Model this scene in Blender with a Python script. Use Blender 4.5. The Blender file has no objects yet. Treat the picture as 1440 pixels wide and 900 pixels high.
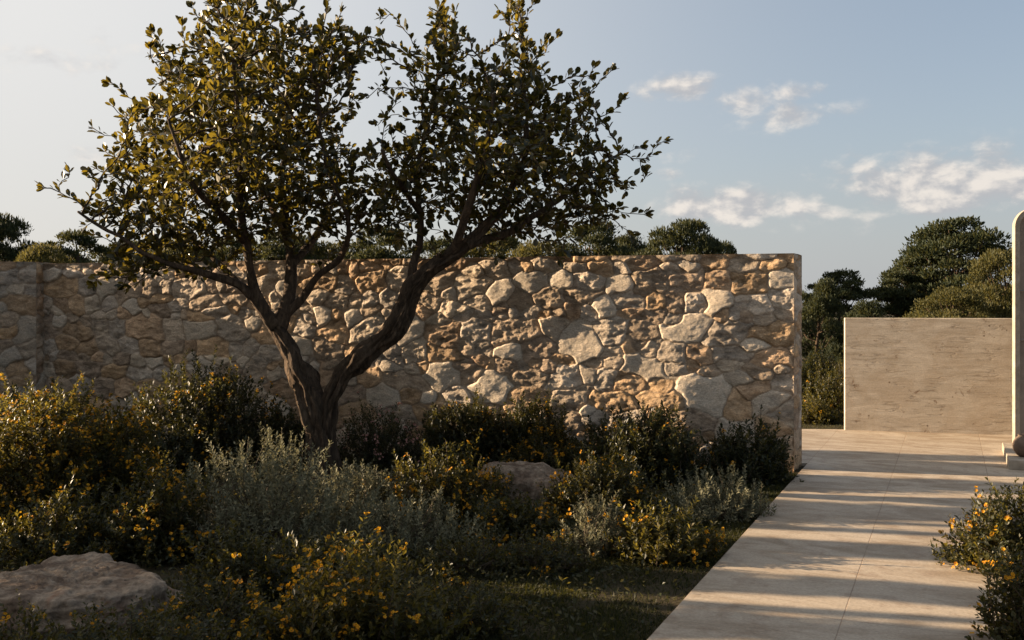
import bpy, math, random
import numpy as np
from mathutils import Vector, Matrix

rng = np.random.default_rng(7)
random.seed(7)
sc = bpy.context.scene
COL = sc.collection

# ------------------------------------------------------------------ camera
F = 1400.0           # focal length in photo pixels (photo 1440 wide)
CH = 1.6             # eye height
HY = 430.0           # horizon row
cam_d = bpy.data.cameras.new("camera")
cam = bpy.data.objects.new("camera", cam_d)
COL.objects.link(cam)
cam.location = (0, 0, CH)
cam.rotation_euler = (math.radians(90), 0, 0)
cam_d.sensor_width = 36.0
cam_d.lens = 36.0 * F / 1440.0
cam_d.shift_y = -(450 - HY) / 1440.0
cam_d.clip_start = 0.05
cam_d.clip_end = 3000
sc.camera = cam


def at(px, py, Y):
    return np.array([(px - 720) / F * Y, Y, CH - (py - HY) / F * Y])


def gy(py):
    return CH * F / (py - HY)


# ------------------------------------------------------------------ sun + sky
SUN_EL = math.radians(15.5)
SUN_TH = math.radians(12.0)      # shadows run to the right and this much toward the viewer
sun_dir = Vector((-math.cos(SUN_TH) * math.cos(SUN_EL), math.sin(SUN_TH) * math.cos(SUN_EL), math.sin(SUN_EL)))
ld = bpy.data.lights.new("sun", 'SUN')
ld.energy = 5.0
ld.angle = math.radians(0.5)
ld.color = (1.0, 0.77, 0.52)
lo = bpy.data.objects.new("sun", ld)
COL.objects.link(lo)
lo.rotation_euler = sun_dir.to_track_quat('Z', 'Y').to_euler()
lo.location = (-30, 10, 20)


class NT:
    """small helper around a node tree"""

    def __init__(self, tree):
        self.t = tree
        self.n = tree.nodes
        self.l = tree.links

    def new(self, typ, **kw):
        nd = self.n.new(typ)
        for k, v in kw.items():
            setattr(nd, k, v)
        return nd

    def put(self, nd, key, v):
        s = nd.inputs[key]
        if hasattr(v, 'is_linked') or isinstance(v, bpy.types.NodeSocket):
            self.l.new(v, s)
        else:
            s.default_value = v

    def math(self, op, a, b=None, c=None, clamp=False):
        nd = self.new('ShaderNodeMath', operation=op)
        nd.use_clamp = clamp
        self.put(nd, 0, a)
        if b is not None:
            self.put(nd, 1, b)
        if c is not None:
            self.put(nd, 2, c)
        return nd.outputs[0]

    def noise(self, vec, scale, detail=4, rough=0.55, dist=0.0, dim='3D'):
        nd = self.new('ShaderNodeTexNoise', noise_dimensions=dim)
        if vec is not None:
            self.l.new(vec, nd.inputs['Vector'])
        nd.inputs['Scale'].default_value = scale
        nd.inputs['Detail'].default_value = detail
        nd.inputs['Roughness'].default_value = rough
        nd.inputs['Distortion'].default_value = dist
        return nd.outputs['Fac']

    def ramp(self, fac, stops):
        nd = self.new('ShaderNodeValToRGB')
        self.l.new(fac, nd.inputs[0])
        els = nd.color_ramp.elements
        while len(els) < len(stops):
            els.new(0.5)
        for e, (p, c) in zip(els, stops):
            e.position = p
            e.color = (*c, 1) if len(c) == 3 else c
        return nd.outputs[0]

    def mix(self, fac, a, b, mode='MIX'):
        nd = self.new('ShaderNodeMix', data_type='RGBA', blend_type=mode)
        self.put(nd, 0, fac)
        for i, v in ((6, a), (7, b)):
            if isinstance(v, (tuple, list)):
                v = (*v, 1) if len(v) == 3 else v
            self.put(nd, i, v)
        return nd.outputs[2]

    def smooth(self, x, a, b):
        nd = self.new('ShaderNodeMapRange', interpolation_type='SMOOTHSTEP')
        self.put(nd, 0, x)
        nd.inputs[1].default_value = a
        nd.inputs[2].default_value = b
        return nd.outputs[0]


def px_azel(px, py):
    x, y, z = (px - 720) / F, 1.0, -(py - HY) / F
    return math.atan2(x, y), math.atan2(z, math.hypot(x, y))


def build_world():
    w = bpy.data.worlds.new("World")
    sc.world = w
    w.use_nodes = True
    T = NT(w.node_tree)
    bg = T.n['Background']
    sky = T.new('ShaderNodeTexSky', sky_type='NISHITA')
    sky.sun_disc = False
    sky.sun_elevation = SUN_EL
    sky.sun_rotation = math.atan2(sun_dir.x, sun_dir.y)
    sky.altitude = 50
    sky.air_density = 1.0
    sky.dust_density = 2.2
    sky.ozone_density = 2.0
    co = T.new('ShaderNodeTexCoord').outputs['Generated']
    sep = T.new('ShaderNodeSeparateXYZ')
    T.l.new(co, sep.inputs[0])
    x, y, z = sep.outputs
    az = T.math('ARCTAN2', x, y)
    hor = T.math('SQRT', T.math('ADD', T.math('MULTIPLY', x, x), T.math('MULTIPLY', y, y)))
    el = T.math('ARCTAN2', z, hor)
    cmb = T.new('ShaderNodeCombineXYZ')
    T.l.new(T.math('MULTIPLY', az, 0.62), cmb.inputs[0])
    T.l.new(el, cmb.inputs[1])
    n1 = T.noise(cmb.outputs[0], 34, 6, 0.56, 0.15)
    up = T.new('ShaderNodeVectorMath', operation='ADD')
    T.l.new(cmb.outputs[0], up.inputs[0])
    up.inputs[1].default_value = (-0.003, 0.008, 0)
    n2 = T.noise(up.outputs[0], 34, 5, 0.56, 0.15)
    # clouds: (px, py, half width, half height, density)
    cl = [(958, 124, 62, 20, .62), (1040, 144, 58, 27, .62), (1118, 163, 72, 20, .6), (1137, 128, 44, 15, .5),
          (1040, 290, 125, 27, .85), (1325, 258, 140, 44, .84), (1225, 222, 50, 16, .42), (1155, 295, 60, 16, .5),
          (1430, 232, 60, 26, .5), (955, 216, 50, 14, .34), (940, 245, 30, 10, .3),
          (60, 85, 160, 22, .36), (190, 62, 160, 24, .3), (120, 215, 90, 18, .28), (1250, 300, 60, 14, .45)]
    tot = None
    for (px, py, hw, hh, dn) in cl:
        a0, e0 = px_azel(px, py)
        sa, se = hw / F, hh / F
        da = T.math('DIVIDE', T.math('SUBTRACT', az, a0), sa)
        de = T.math('DIVIDE', T.math('SUBTRACT', el, e0), se)
        r2 = T.math('ADD', T.math('MULTIPLY', da, da), T.math('MULTIPLY', de, de))
        g = T.math('MULTIPLY', T.math('EXPONENT', T.math('MULTIPLY', r2, -0.8)), dn)
        tot = g if tot is None else T.math('MAXIMUM', tot, g)
    dens = T.math('ADD', T.math('MULTIPLY', T.math('SUBTRACT', n1, 0.5), 1.5), T.math('SUBTRACT', tot, 0.28))
    fac = T.math('MULTIPLY', T.smooth(dens, -0.06, 0.46), 0.86)
    fac = T.math('MULTIPLY', fac, T.smooth(tot, 0.05, 0.3))
    lit = T.smooth(T.math('SUBTRACT', n1, n2), -0.10, 0.14)
    ccol = T.mix(lit, (2.6, 2.6, 2.7), (4.7, 4.3, 3.9))
    # thin overall veil so that the blue is as milky as a hazy evening's
    hsv = T.new('ShaderNodeHueSaturation')
    hsv.inputs['Saturation'].default_value = 0.75
    T.l.new(sky.outputs[0], hsv.inputs['Color'])
    dt = T.new('ShaderNodeVectorMath', operation='DOT_PRODUCT')
    T.l.new(co, dt.inputs[0])
    dt.inputs[1].default_value = tuple(sun_dir)
    glow = T.smooth(dt.outputs['Value'], -.25, .72)
    low = T.smooth(el, 0.34, -0.02)
    vcol = T.mix(glow, (1.75, 2.1, 2.55), (4.4, 4.3, 4.15))
    vcol = T.mix(T.math('MULTIPLY', low, .6), vcol, (3.3, 3.2, 3.05))
    vf = T.math('MAXIMUM', T.math('MULTIPLY_ADD', glow, .5, .42), T.math('MULTIPLY', low, .85))
    veil = T.mix(vf, hsv.outputs[0], vcol)
    out = T.mix(fac, veil, ccol)
    T.l.new(out, bg.inputs[0])
    bg.inputs[1].default_value = 0.051


build_world()
sc.view_settings.view_transform = 'Standard'
sc.view_settings.look = 'None'
sc.view_settings.exposure = 1.92
sc.view_settings.gamma = 1.0
sc.view_settings.use_curve_mapping = False
sc.cycles.max_bounces = 8
sc.cycles.transparent_max_bounces = 8
sc.cycles.use_denoising = True


# ------------------------------------------------------------------ object helpers
def mesh_np(name, V, faces, mat, parent=None, smooth=False, loc=(0, 0, 0), color=None):
    """faces: list of index arrays (each (m,k)) joined into one mesh"""
    me = bpy.data.meshes.new(name)
    V = np.asarray(V, dtype=np.float32)
    if not isinstance(faces, list):
        faces = [faces]
    faces = [np.asarray(f, dtype=np.int32) for f in faces if len(f)]
    loops = np.concatenate([f.ravel() for f in faces])
    tot = np.concatenate([np.full(len(f), f.shape[1], np.int32) for f in faces])
    start = np.concatenate([[0], np.cumsum(tot)[:-1]]).astype(np.int32)
    me.vertices.add(len(V))
    me.vertices.foreach_set('co', V.ravel())
    me.loops.add(len(loops))
    me.loops.foreach_set('vertex_index', loops)
    me.polygons.add(len(tot))
    me.polygons.foreach_set('loop_start', start)
    me.polygons.foreach_set('loop_total', tot)
    me.polygons.foreach_set('use_smooth', np.full(len(tot), smooth))
    if color is not None:
        a = me.attributes.new('pigment', 'FLOAT_COLOR', 'POINT')
        c4 = np.ones((len(V), 4), np.float32)
        c4[:, :3] = color
        a.data.foreach_set('color', c4.ravel())
    me.materials.append(mat)
    me.update(calc_edges=True)
    me.validate()
    o = bpy.data.objects.new(name, me)
    COL.objects.link(o)
    o.location = loc
    if parent is not None:
        o.parent = parent
    return o


def empty(name, loc=(0, 0, 0), rz=0.0):
    o = bpy.data.objects.new(name, None)
    COL.objects.link(o)
    o.location = loc
    o.rotation_euler = (0, 0, rz)
    o.empty_display_size = 0.2
    return o


def tag(o, label, cat, group=None, kind=None):
    o['label'] = label
    o['category'] = cat
    if group:
        o['group'] = group
    if kind:
        o['kind'] = kind
    return o


def copy_tree(o, parent=None):
    c = o.copy()
    COL.objects.link(c)
    if parent is not None:
        c.parent = parent
    for ch in list(o.children):
        copy_tree(ch, c)
    return c


def unit(v):
    return v / np.maximum(np.linalg.norm(v, axis=-1, keepdims=True), 1e-9)


# numpy value noise -------------------------------------------------
def _hash(ix, iy, iz, seed):
    h = (ix.astype(np.int64) * 374761393 + iy.astype(np.int64) * 668265263 + iz.astype(np.int64) * 2147483647 + seed * 974634777) & 0xffffffff
    h = ((h ^ (h >> 13)) * 1274126177) & 0xffffffff
    h = ((h ^ (h >> 16)) * 2246822519) & 0xffffffff
    return ((h ^ (h >> 15)) & 0xffffff) / float(0xffffff)


def vnoise(P, seed=0):
    P = np.asarray(P, float)
    i = np.floor(P)
    f = P - i
    f = f * f * (3 - 2 * f)
    i = i.astype(np.int64)
    r = 0
    for dx in (0, 1):
        wx = f[..., 0] if dx else 1 - f[..., 0]
        for dy in (0, 1):
            wy = f[..., 1] if dy else 1 - f[..., 1]
            for dz in (0, 1):
                wz = f[..., 2] if dz else 1 - f[..., 2]
                r = r + wx * wy * wz * _hash(i[..., 0] + dx, i[..., 1] + dy, i[..., 2] + dz, seed)
    return r


def fbm(P, oct=4, seed=0, rough=0.5):
    a, s, r = 1.0, 0.0, 0
    P = np.asarray(P, float)
    for k in range(oct):
        r = r + a * vnoise(P * (2.03 ** k) + 17.3 * k, seed + k)
        s += a
        a *= rough
    return r / s


# ------------------------------------------------------------------ materials
def base_mat(name):
    m = bpy.data.materials.new(name)
    m.use_nodes = True
    T = NT(m.node_tree)
    b = T.n['Principled BSDF']
    return m, T, b


def leaf_mat(name, stops, trans, tfac=0.35, rough=0.45, spec=0.35):
    m, T, b = base_mat(name)
    geo = T.new('ShaderNodeNewGeometry')
    rnd = geo.outputs['Random Per Island']
    col = T.ramp(rnd, stops)
    T.l.new(col, b.inputs['Base Color'])
    b.inputs['Roughness'].default_value = rough
    b.inputs['Specular IOR Level'].default_value = spec
    tr = T.new('ShaderNodeBsdfTranslucent')
    tc = T.mix(T.math('MULTIPLY_ADD', rnd, 0.8, 0.15), col, trans)
    T.l.new(tc, tr.inputs[0])
    mx = T.new('ShaderNodeMixShader')
    mx.inputs[0].default_value = tfac
    T.l.new(b.outputs[0], mx.inputs[1])
    T.l.new(tr.outputs[0], mx.inputs[2])
    T.l.new(mx.outputs[0], T.n['Material Output'].inputs[0])
    return m


def simple_mat(name, col, rough=0.8, noise_scale=None, col2=None, bump=0.0, spec=0.3):
    m, T, b = base_mat(name)
    b.inputs['Roughness'].default_value = rough
    b.inputs['Specular IOR Level'].default_value = spec
    if noise_scale:
        co = T.new('ShaderNodeTexCoord').outputs['Object']
        n = T.noise(co, noise_scale, 6, 0.6)
        T.l.new(T.ramp(n, [(0.3, col), (0.7, col2 or col)]), b.inputs['Base Color'])
        if bump:
            bp = T.new('ShaderNodeBump')
            bp.inputs['Strength'].default_value = bump
            bp.inputs['Distance'].default_value = 0.02
            T.l.new(n, bp.inputs['Height'])
            T.l.new(bp.outputs[0], b.inputs['Normal'])
    else:
        b.inputs['Base Color'].default_value = (*col, 1)
    return m


M = {}
M['tree_leaf'] = leaf_mat('tree_leaf', [(0, (.013, .018, .006)), (.5, (.022, .027, .008)), (.82, (.040, .038, .010)), (1, (.10, .07, .014))],
                          (.29, .21, .018), 0.34, 0.38, 0.45)
M['dark_leaf'] = leaf_mat('dark_leaf', [(0, (0.0115, 0.0166, 0.0064)), (0.6, (0.0216, 0.0267, 0.0089)), (1, (0.0446, 0.0414, 0.0128))], (0.167, 0.141, 0.025), 0.3)
M['green_leaf'] = leaf_mat('green_leaf', [(0, (0.0155, 0.0206, 0.0061)), (0.6, (0.0283, 0.0308, 0.0088)), (1, (0.0618, 0.0515, 0.0134))], (0.266, 0.211, 0.031), 0.35)
M['yellow_leaf'] = leaf_mat('yellow_leaf', [(0, (0.0188, 0.0217, 0.005)), (0.6, (0.0356, 0.0356, 0.0076)), (1, (0.0755, 0.0587, 0.0125))], (0.307, 0.239, 0.034), 0.38)
M['silver_leaf'] = leaf_mat('silver_leaf', [(0, (.072, .072, .042)), (.6, (.125, .122, .074)), (1, (.24, .22, .135))], (.36, .33, .17), 0.25, 0.6, 0.2)
M['far_leaf'] = leaf_mat('far_leaf', [(0, (0.0128, 0.0208, 0.0096)), (0.6, (0.024, 0.0336, 0.0144)), (1, (0.048, 0.052, 0.02))], (0.128, 0.12, 0.032), 0.25, 0.6, 0.2)
M['far_olive'] = leaf_mat('far_olive', [(0, (0.03, 0.0338, 0.012)), (0.6, (0.0562, 0.0562, 0.018)), (1, (0.09, 0.0788, 0.0263))], (0.24, 0.2, 0.048), 0.3, 0.6, 0.2)
M['grass'] = leaf_mat('grass', [(0, (0.0106, 0.0144, 0.0043)), (0.6, (0.0202, 0.024, 0.0062)), (1, (0.048, 0.0408, 0.0144))], (0.14, 0.134, 0.022), 0.3, 0.6, 0.2)
M['petal'] = leaf_mat('petal', [(0, (.40, .15, .010)), (.6, (.50, .23, .014)), (1, (.54, .30, .025))], (.7, .42, .02), 0.3, 0.6, 0.1)
M['petal_pink'] = leaf_mat('petal_pink', [(0, (.30, .14, .12)), (1, (.5, .28, .22))], (.5, .25, .2), 0.3, 0.6, 0.1)
M['petal_pale'] = leaf_mat('petal_pale', [(0, (.45, .42, .36)), (1, (.6, .56, .48))], (.5, .45, .35), 0.3, 0.6, 0.1)
M['twig'] = simple_mat('twig', (.045, .032, .022), 0.85, 30, (.09, .065, .04))
M['soil'] = None


def soil_mat():
    m, T, b = base_mat('soil')
    co = T.new('ShaderNodeTexCoord').outputs['Object']
    n = T.noise(co, 1.3, 8, 0.65)
    n2 = T.noise(co, 14, 6, 0.7)
    c = T.mix(n2, T.ramp(n, [(.35, (.022, .022, .010)), (.65, (.05, .042, .022))]), (.06, .045, .028))
    T.l.new(c, b.inputs['Base Color'])
    b.inputs['Roughness'].default_value = 0.95
    b.inputs['Specular IOR Level'].default_value = 0.1
    bp = T.new('ShaderNodeBump')
    bp.inputs['Strength'].default_value = 0.8
    bp.inputs['Distance'].default_value = 0.03
    T.l.new(n2, bp.inputs['Height'])
    T.l.new(bp.outputs[0], b.inputs['Normal'])
    return m


M['soil'] = soil_mat()


def stone_wall_mat():
    m, T, b = base_mat('rubble_stone')
    at_ = T.new('ShaderNodeAttribute', attribute_name='pigment')
    co = T.new('ShaderNodeTexCoord').outputs['Object']
    mp = T.new('ShaderNodeMapping')
    mp.inputs['Scale'].default_value = (1, 1, 1.6)
    T.l.new(co, mp.inputs[0])
    n = T.noise(mp.outputs[0], 9, 8, 0.68, 0.4)
    n2 = T.noise(mp.outputs[0], 55, 6, 0.7)
    c = T.mix(T.smooth(n, .35, .68), at_.outputs['Color'], T.mix(0.5, at_.outputs['Color'], (.38, .285, .195)))
    v = T.math('MULTIPLY_ADD', T.math('SUBTRACT', n2, 0.5), 1.7, 1.0)
    v = T.math('MULTIPLY', v, T.math('MULTIPLY_ADD', T.math('SUBTRACT', n, 0.5), 1.6, 1.0))
    sc_ = T.new('ShaderNodeVectorMath', operation='SCALE')
    T.l.new(c, sc_.inputs[0])
    T.l.new(v, sc_.inputs['Scale'])
    # dark pits
    T.l.new(sc_.outputs[0], b.inputs['Base Color'])
    b.inputs['Roughness'].default_value = 0.9
    b.inputs['Specular IOR Level'].default_value = 0.15
    bp = T.new('ShaderNodeBump')
    bp.inputs['Strength'].default_value = 0.9
    bp.inputs['Distance'].default_value = 0.02
    h = T.math('ADD', T.math('MULTIPLY', n, 1.2), T.math('MULTIPLY', n2, 0.5))
    T.l.new(h, bp.inputs['Height'])
    T.l.new(bp.outputs[0], b.inputs['Normal'])
    return m


M['rubble'] = stone_wall_mat()


def boulder_mat():
    m, T, b = base_mat('boulder_stone')
    co = T.new('ShaderNodeTexCoord').outputs['Object']
    n = T.noise(co, 4.0, 9, 0.7, 0.5)
    n2 = T.noise(co, 28, 7, 0.7)
    c = T.ramp(n, [(.3, (.055, .038, .026)), (.44, (.145, .10, .07)), (.56, (.28, .215, .155)), (.68, (.21, .115, .07))])
    v = T.math('MULTIPLY_ADD', T.math('SUBTRACT', n2, 0.5), 2.2, 1.0)
    s = T.new('ShaderNodeVectorMath', operation='SCALE')
    T.l.new(c, s.inputs[0])
    T.l.new(v, s.inputs['Scale'])
    T.l.new(s.outputs[0], b.inputs['Base Color'])
    b.inputs['Roughness'].default_value = 0.92
    b.inputs['Specular IOR Level'].default_value = 0.15
    bp = T.new('ShaderNodeBump')
    bp.inputs['Strength'].default_value = 0.8
    bp.inputs['Distance'].default_value = 0.03
    T.l.new(T.math('ADD', n, T.math('MULTIPLY', n2, .5)), bp.inputs['Height'])
    T.l.new(bp.outputs[0], b.inputs['Normal'])
    return m


M['boulder'] = boulder_mat()


def paving_mat():
    """honed limestone slabs: veins along the slab, faint joints, stains"""
    m, T, b = base_mat('limestone_paving')
    co = T.new('ShaderNodeTexCoord').outputs['Object']
    mp = T.new('ShaderNodeMapping')
    mp.inputs['Rotation'].default_value = (0, 0, math.radians(8))
    mp.inputs['Scale'].default_value = (0.7, 1.7, 1)
    T.l.new(co, mp.inputs[0])
    vein = T.noise(mp.outputs[0], 1.6, 9, 0.66, 1.4)
    spots = T.noise(co, 6, 8, 0.7, 0.3)
    fine = T.noise(co, 60, 5, 0.7)
    br = T.new('ShaderNodeTexBrick')
    T.l.new(co, br.inputs['Vector'])
    br.offset = 0.0
    br.inputs['Scale'].default_value = 1.0
    br.inputs['Brick Width'].default_value = 0.81
    br.inputs['Row Height'].default_value = 1.9
    br.inputs['Mortar Size'].default_value = 0.0035
    br.inputs['Mortar Smooth'].default_value = 0.4
    br.inputs['Color1'].default_value = (.345, .285, .218, 1)
    br.inputs['Color2'].default_value = (.42, .35, .27, 1)
    br.inputs['Mortar'].default_value = (.22, .165, .12, 1)
    c = T.mix(T.smooth(vein, .40, .66), br.outputs['Color'], (.24, .185, .13), 'MIX')
    c = T.mix(T.math('MULTIPLY', T.smooth(spots, .48, .72), .7), c, (.20, .14, .095))
    v = T.math('MULTIPLY_ADD', T.math('SUBTRACT', fine, 0.5), 1.1, 1.0)
    s = T.new('ShaderNodeVectorMath', operation='SCALE')
    T.l.new(c, s.inputs[0])
    T.l.new(v, s.inputs['Scale'])
    T.l.new(s.outputs[0], b.inputs['Base Color'])
    T.l.new(T.math('MULTIPLY_ADD', vein, 0.3, 0.42), b.inputs['Roughness'])
    b.inputs['Specular IOR Level'].default_value = 0.25
    bp = T.new('ShaderNodeBump')
    bp.inputs['Strength'].default_value = 0.5
    bp.inputs['Distance'].default_value = 0.008
    h = T.math('SUBTRACT', T.math('ADD', vein, T.math('MULTIPLY', fine, .25)), br.outputs['Fac'])
    T.l.new(h, bp.inputs['Height'])
    T.l.new(bp.outputs[0], b.inputs['Normal'])
    return m


M['paving'] = paving_mat()


def concrete_mat(name, tone=1.0):
    """board-marked concrete, boards horizontal"""
    m, T, b = base_mat(name)
    co = T.new('ShaderNodeTexCoord').outputs['Object']
    mp = T.new('ShaderNodeMapping')
    mp.inputs['Scale'].default_value = (0.8, 0.8, 5)
    T.l.new(co, mp.inputs[0])
    streak = T.noise(mp.outputs[0], 2.0, 8, 0.68, 0.6)
    big = T.noise(co, 2.6, 7, 0.65, 0.7)
    pit = T.noise(co, 7, 9, 0.75, 0.8)
    fine = T.noise(co, 60, 4, 0.7)
    sep = T.new('ShaderNodeSeparateXYZ')
    T.l.new(co, sep.inputs[0])
    mp2 = T.new('ShaderNodeMapping')
    mp2.inputs['Scale'].default_value = (1.1, 1.1, 13)
    T.l.new(co, mp2.inputs[0])
    ln = T.noise(mp2.outputs[0], 1.0, 3, 0.5, 0.1)
    # grain and lift lines left by the boards, broken along their length
    line = T.math('SUBTRACT', 1.0, T.smooth(T.math('ABSOLUTE', T.math('SUBTRACT', ln, 0.5)), 0.0, 0.022))
    line = T.math('MULTIPLY', line, T.smooth(T.noise(co, 3.5, 4, 0.6), .42, .6))
    vor = T.new('ShaderNodeTexVoronoi')
    vor.inputs['Scale'].default_value = 5.5
    T.l.new(co, vor.inputs['Vector'])
    dot = T.math('SUBTRACT', 1.0, T.smooth(vor.outputs['Distance'], .03, .09))
    c = T.ramp(streak, [(.3, tuple(tone * k for k in (.40, .335, .255))), (.62, tuple(tone * k for k in (.60, .52, .415)))])
    c = T.mix(T.math('MULTIPLY', T.smooth(big, .42, .62), .45), c, tuple(tone * k for k in (.40, .31, .215)))
    c = T.mix(T.math('MULTIPLY', T.smooth(pit, .58, .70), .8), c, (.14, .08, .042))
    c = T.mix(T.math('MULTIPLY', line, .42), c, (.17, .12, .08))
    c = T.mix(T.math('MULTIPLY', dot, .8), c, (.11, .07, .042))
    v = T.math('MULTIPLY_ADD', T.math('SUBTRACT', fine, 0.5), 0.6, 1.0)
    s = T.new('ShaderNodeVectorMath', operation='SCALE')
    T.l.new(c, s.inputs[0])
    T.l.new(v, s.inputs['Scale'])
    T.l.new(s.outputs[0], b.inputs['Base Color'])
    b.inputs['Roughness'].default_value = 0.85
    b.inputs['Specular IOR Level'].default_value = 0.2
    bp = T.new('ShaderNodeBump')
    bp.inputs['Strength'].default_value = 0.6
    bp.inputs['Distance'].default_value = 0.008
    h = T.math('SUBTRACT', T.math('ADD', streak, T.math('MULTIPLY', fine, .3)), T.math('ADD', T.math('MULTIPLY', line, .6), T.smooth(pit, .62, .74)))
    T.l.new(h, bp.inputs['Height'])
    T.l.new(bp.outputs[0], b.inputs['Normal'])
    return m


M['concrete'] = concrete_mat('board_marked_concrete')
M['smooth_concrete'] = simple_mat('smooth_concrete', (.21, .17, .125), 0.8, 9, (.37, .315, .25), 0.5)
M['panel'] = simple_mat('recessed_panel', (.20, .165, .13), 0.8, 6, (.27, .225, .18), 0.1)
M['rail'] = simple_mat('steel_rail', (.20, .17, .14), 0.45)
M['pot'] = simple_mat('round_pot', (.08, .055, .04), 0.7, 12, (.15, .105, .075), 0.2)


def bark_mat():
    m, T, b = base_mat('bark')
    co = T.new('ShaderNodeTexCoord').outputs['Object']
    mp = T.new('ShaderNodeMapping')
    mp.inputs['Scale'].default_value = (1, 1, 0.28)
    T.l.new(co, mp.inputs[0])
    n = T.noise(mp.outputs[0], 26, 8, 0.68, 0.8)
    n2 = T.noise(co, 5, 4, 0.6)
    c = T.ramp(n, [(.32, (.016, .010, .007)), (.5, (.068, .043, .026)), (.7, (.18, .12, .075))])
    c = T.mix(T.math('MULTIPLY', n2, .5), c, (.055, .045, .032))
    T.l.new(c, b.inputs['Base Color'])
    b.inputs['Roughness'].default_value = 0.9
    b.inputs['Specular IOR Level'].default_value = 0.2
    bp = T.new('ShaderNodeBump')
    bp.inputs['Strength'].default_value = 1.0
    bp.inputs['Distance'].default_value = 0.03
    T.l.new(n, bp.inputs['Height'])
    T.l.new(bp.outputs[0], b.inputs['Normal'])
    return m


M['bark'] = bark_mat()

# ------------------------------------------------------------------ leaf builders
LEAF6 = (np.array([[0, 0, 0], [.48, .46, .10], [.48, -.46, .10], [.83, .36, .06], [.83, -.36, .06], [1, 0, -.06], [.55, 0, -.02]], float),
         [np.array([[0, 2, 6, 1], [1, 6, 5, 3], [6, 2, 4, 5]])])
LEAF2 = (np.array([[0, 0, 0], [.5, .5, .12], [1, 0, -.03], [.5, -.5, .12]], float), [np.array([[0, 3, 2], [0, 2, 1]])])


def _flower():
    V, Fc = [], []
    for k in range(5):
        a = 2 * math.pi * k / 5
        ca, sa = math.cos(a), math.sin(a)
        for (r, t, h) in ((.05, 0, 0), (.32, .24, .12), (.5, 0, .16), (.32, -.24, .12)):
            V.append((r * ca - t * sa, r * sa + t * ca, h))
        Fc.append([4 * k, 4 * k + 1, 4 * k + 2, 4 * k + 3])
    return np.array(V), [np.array(Fc)]


FLOWER = _flower()
BLADE = (np.array([[0, .5, 0], [0, -.5, 0], [.6, .0, .35], [1, 0, .1]], float), [np.array([[0, 1, 2]])])


def scatter(P, D, N, L, W, template):
    """place a leaf template at every point: D = leaf axis, N = approximate normal"""
    tv, tf = template
    D = unit(D)
    S = unit(np.cross(N, D))
    N = np.cross(D, S)
    n, k = len(P), len(tv)
    L = np.broadcast_to(L, (n,))
    W = np.broadcast_to(W, (n,))
    V = (P[:, None, :] + D[:, None, :] * (tv[None, :, 0:1] * L[:, None, None]) + S[:, None, :] * (tv[None, :, 1:2] * W[:, None, None])
         + N[:, None, :] * (tv[None, :, 2:3] * W[:, None, None]))
    fs = []
    off = (np.arange(n) * k)[:, None, None]
    for f in tf:
        fs.append((f[None] + off).reshape(-1, f.shape[1]))
    return V.reshape(-1, 3), fs


def rand_dirs(n, r=rng):
    return unit(r.normal(size=(n, 3)))


def tube(path, radii, sides=6, seed=0, rough=0.0, cap=True):
    path = np.asarray(path, float)
    radii = np.asarray(radii, float)
    n = len(path)
    tan = np.gradient(path, axis=0)
    tan = unit(tan)
    ref = np.array([0.0, 1.0, 0.13])
    V = []
    for i in range(n):
        u = np.cross(tan[i], ref)
        u /= max(np.linalg.norm(u), 1e-6)
        v = np.cross(tan[i], u)
        ang = np.arange(sides) * 2 * math.pi / sides
        ring = np.cos(ang)[:, None] * u + np.sin(ang)[:, None] * v
        rr = np.full(sides, radii[i])
        if rough:
            q = np.stack([np.cos(ang) * 1.7 + seed, np.sin(ang) * 1.7 + i * 0.12, np.full(sides, i * 0.16)], -1)
            q2 = np.stack([np.cos(ang + i * .05) * 4.2 + seed, np.sin(ang + i * .05) * 4.2, np.full(sides, i * 0.22)], -1)
            tw = ang + i * .035
            q3 = np.stack([np.cos(tw) * 4.2 + seed, np.sin(tw) * 4.2, np.full(sides, i * 0.10)], -1)
            rr = rr * (1 + rough * (vnoise(q, 3) - .5) * 1.2 + rough * (vnoise(q2, 5) - .5) * .9 - rough * (1 - np.abs(vnoise(q3, 8) - .5) * 4) * .5)
        V.append(path[i] + ring * rr[:, None])
    V = np.concatenate(V)
    Q = []
    for i in range(n - 1):
        a = i * sides
        for j in range(sides):
            Q.append((a + j, a + (j + 1) % sides, a + sides + (j + 1) % sides, a + sides + j))
    V = np.concatenate([V, path[-1:] + tan[-1:] * radii[-1]])
    T3 = [((n - 1) * sides + j, (n - 1) * sides + (j + 1) % sides, len(V) - 1) for j in range(sides)]
    return V, [np.array(Q), np.array(T3)]


class Acc:
    def __init__(self):
        self.V, self.F4, self.F3, self.n = [], [], [], 0

    def add(self, V, fs):
        for f in fs:
            f = np.asarray(f)
            if len(f) == 0:
                continue
            (self.F4 if f.shape[1] == 4 else self.F3).append(f + self.n)
        self.V.append(V)
        self.n += len(V)

    def build(self, name, mat, parent=None, smooth=False, loc=(0, 0, 0)):
        fs = []
        if self.F4:
            fs.append(np.concatenate(self.F4))
        if self.F3:
            fs.append(np.concatenate(self.F3))
        return mesh_np(name, np.concatenate(self.V), fs, mat, parent, smooth, loc)


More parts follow.
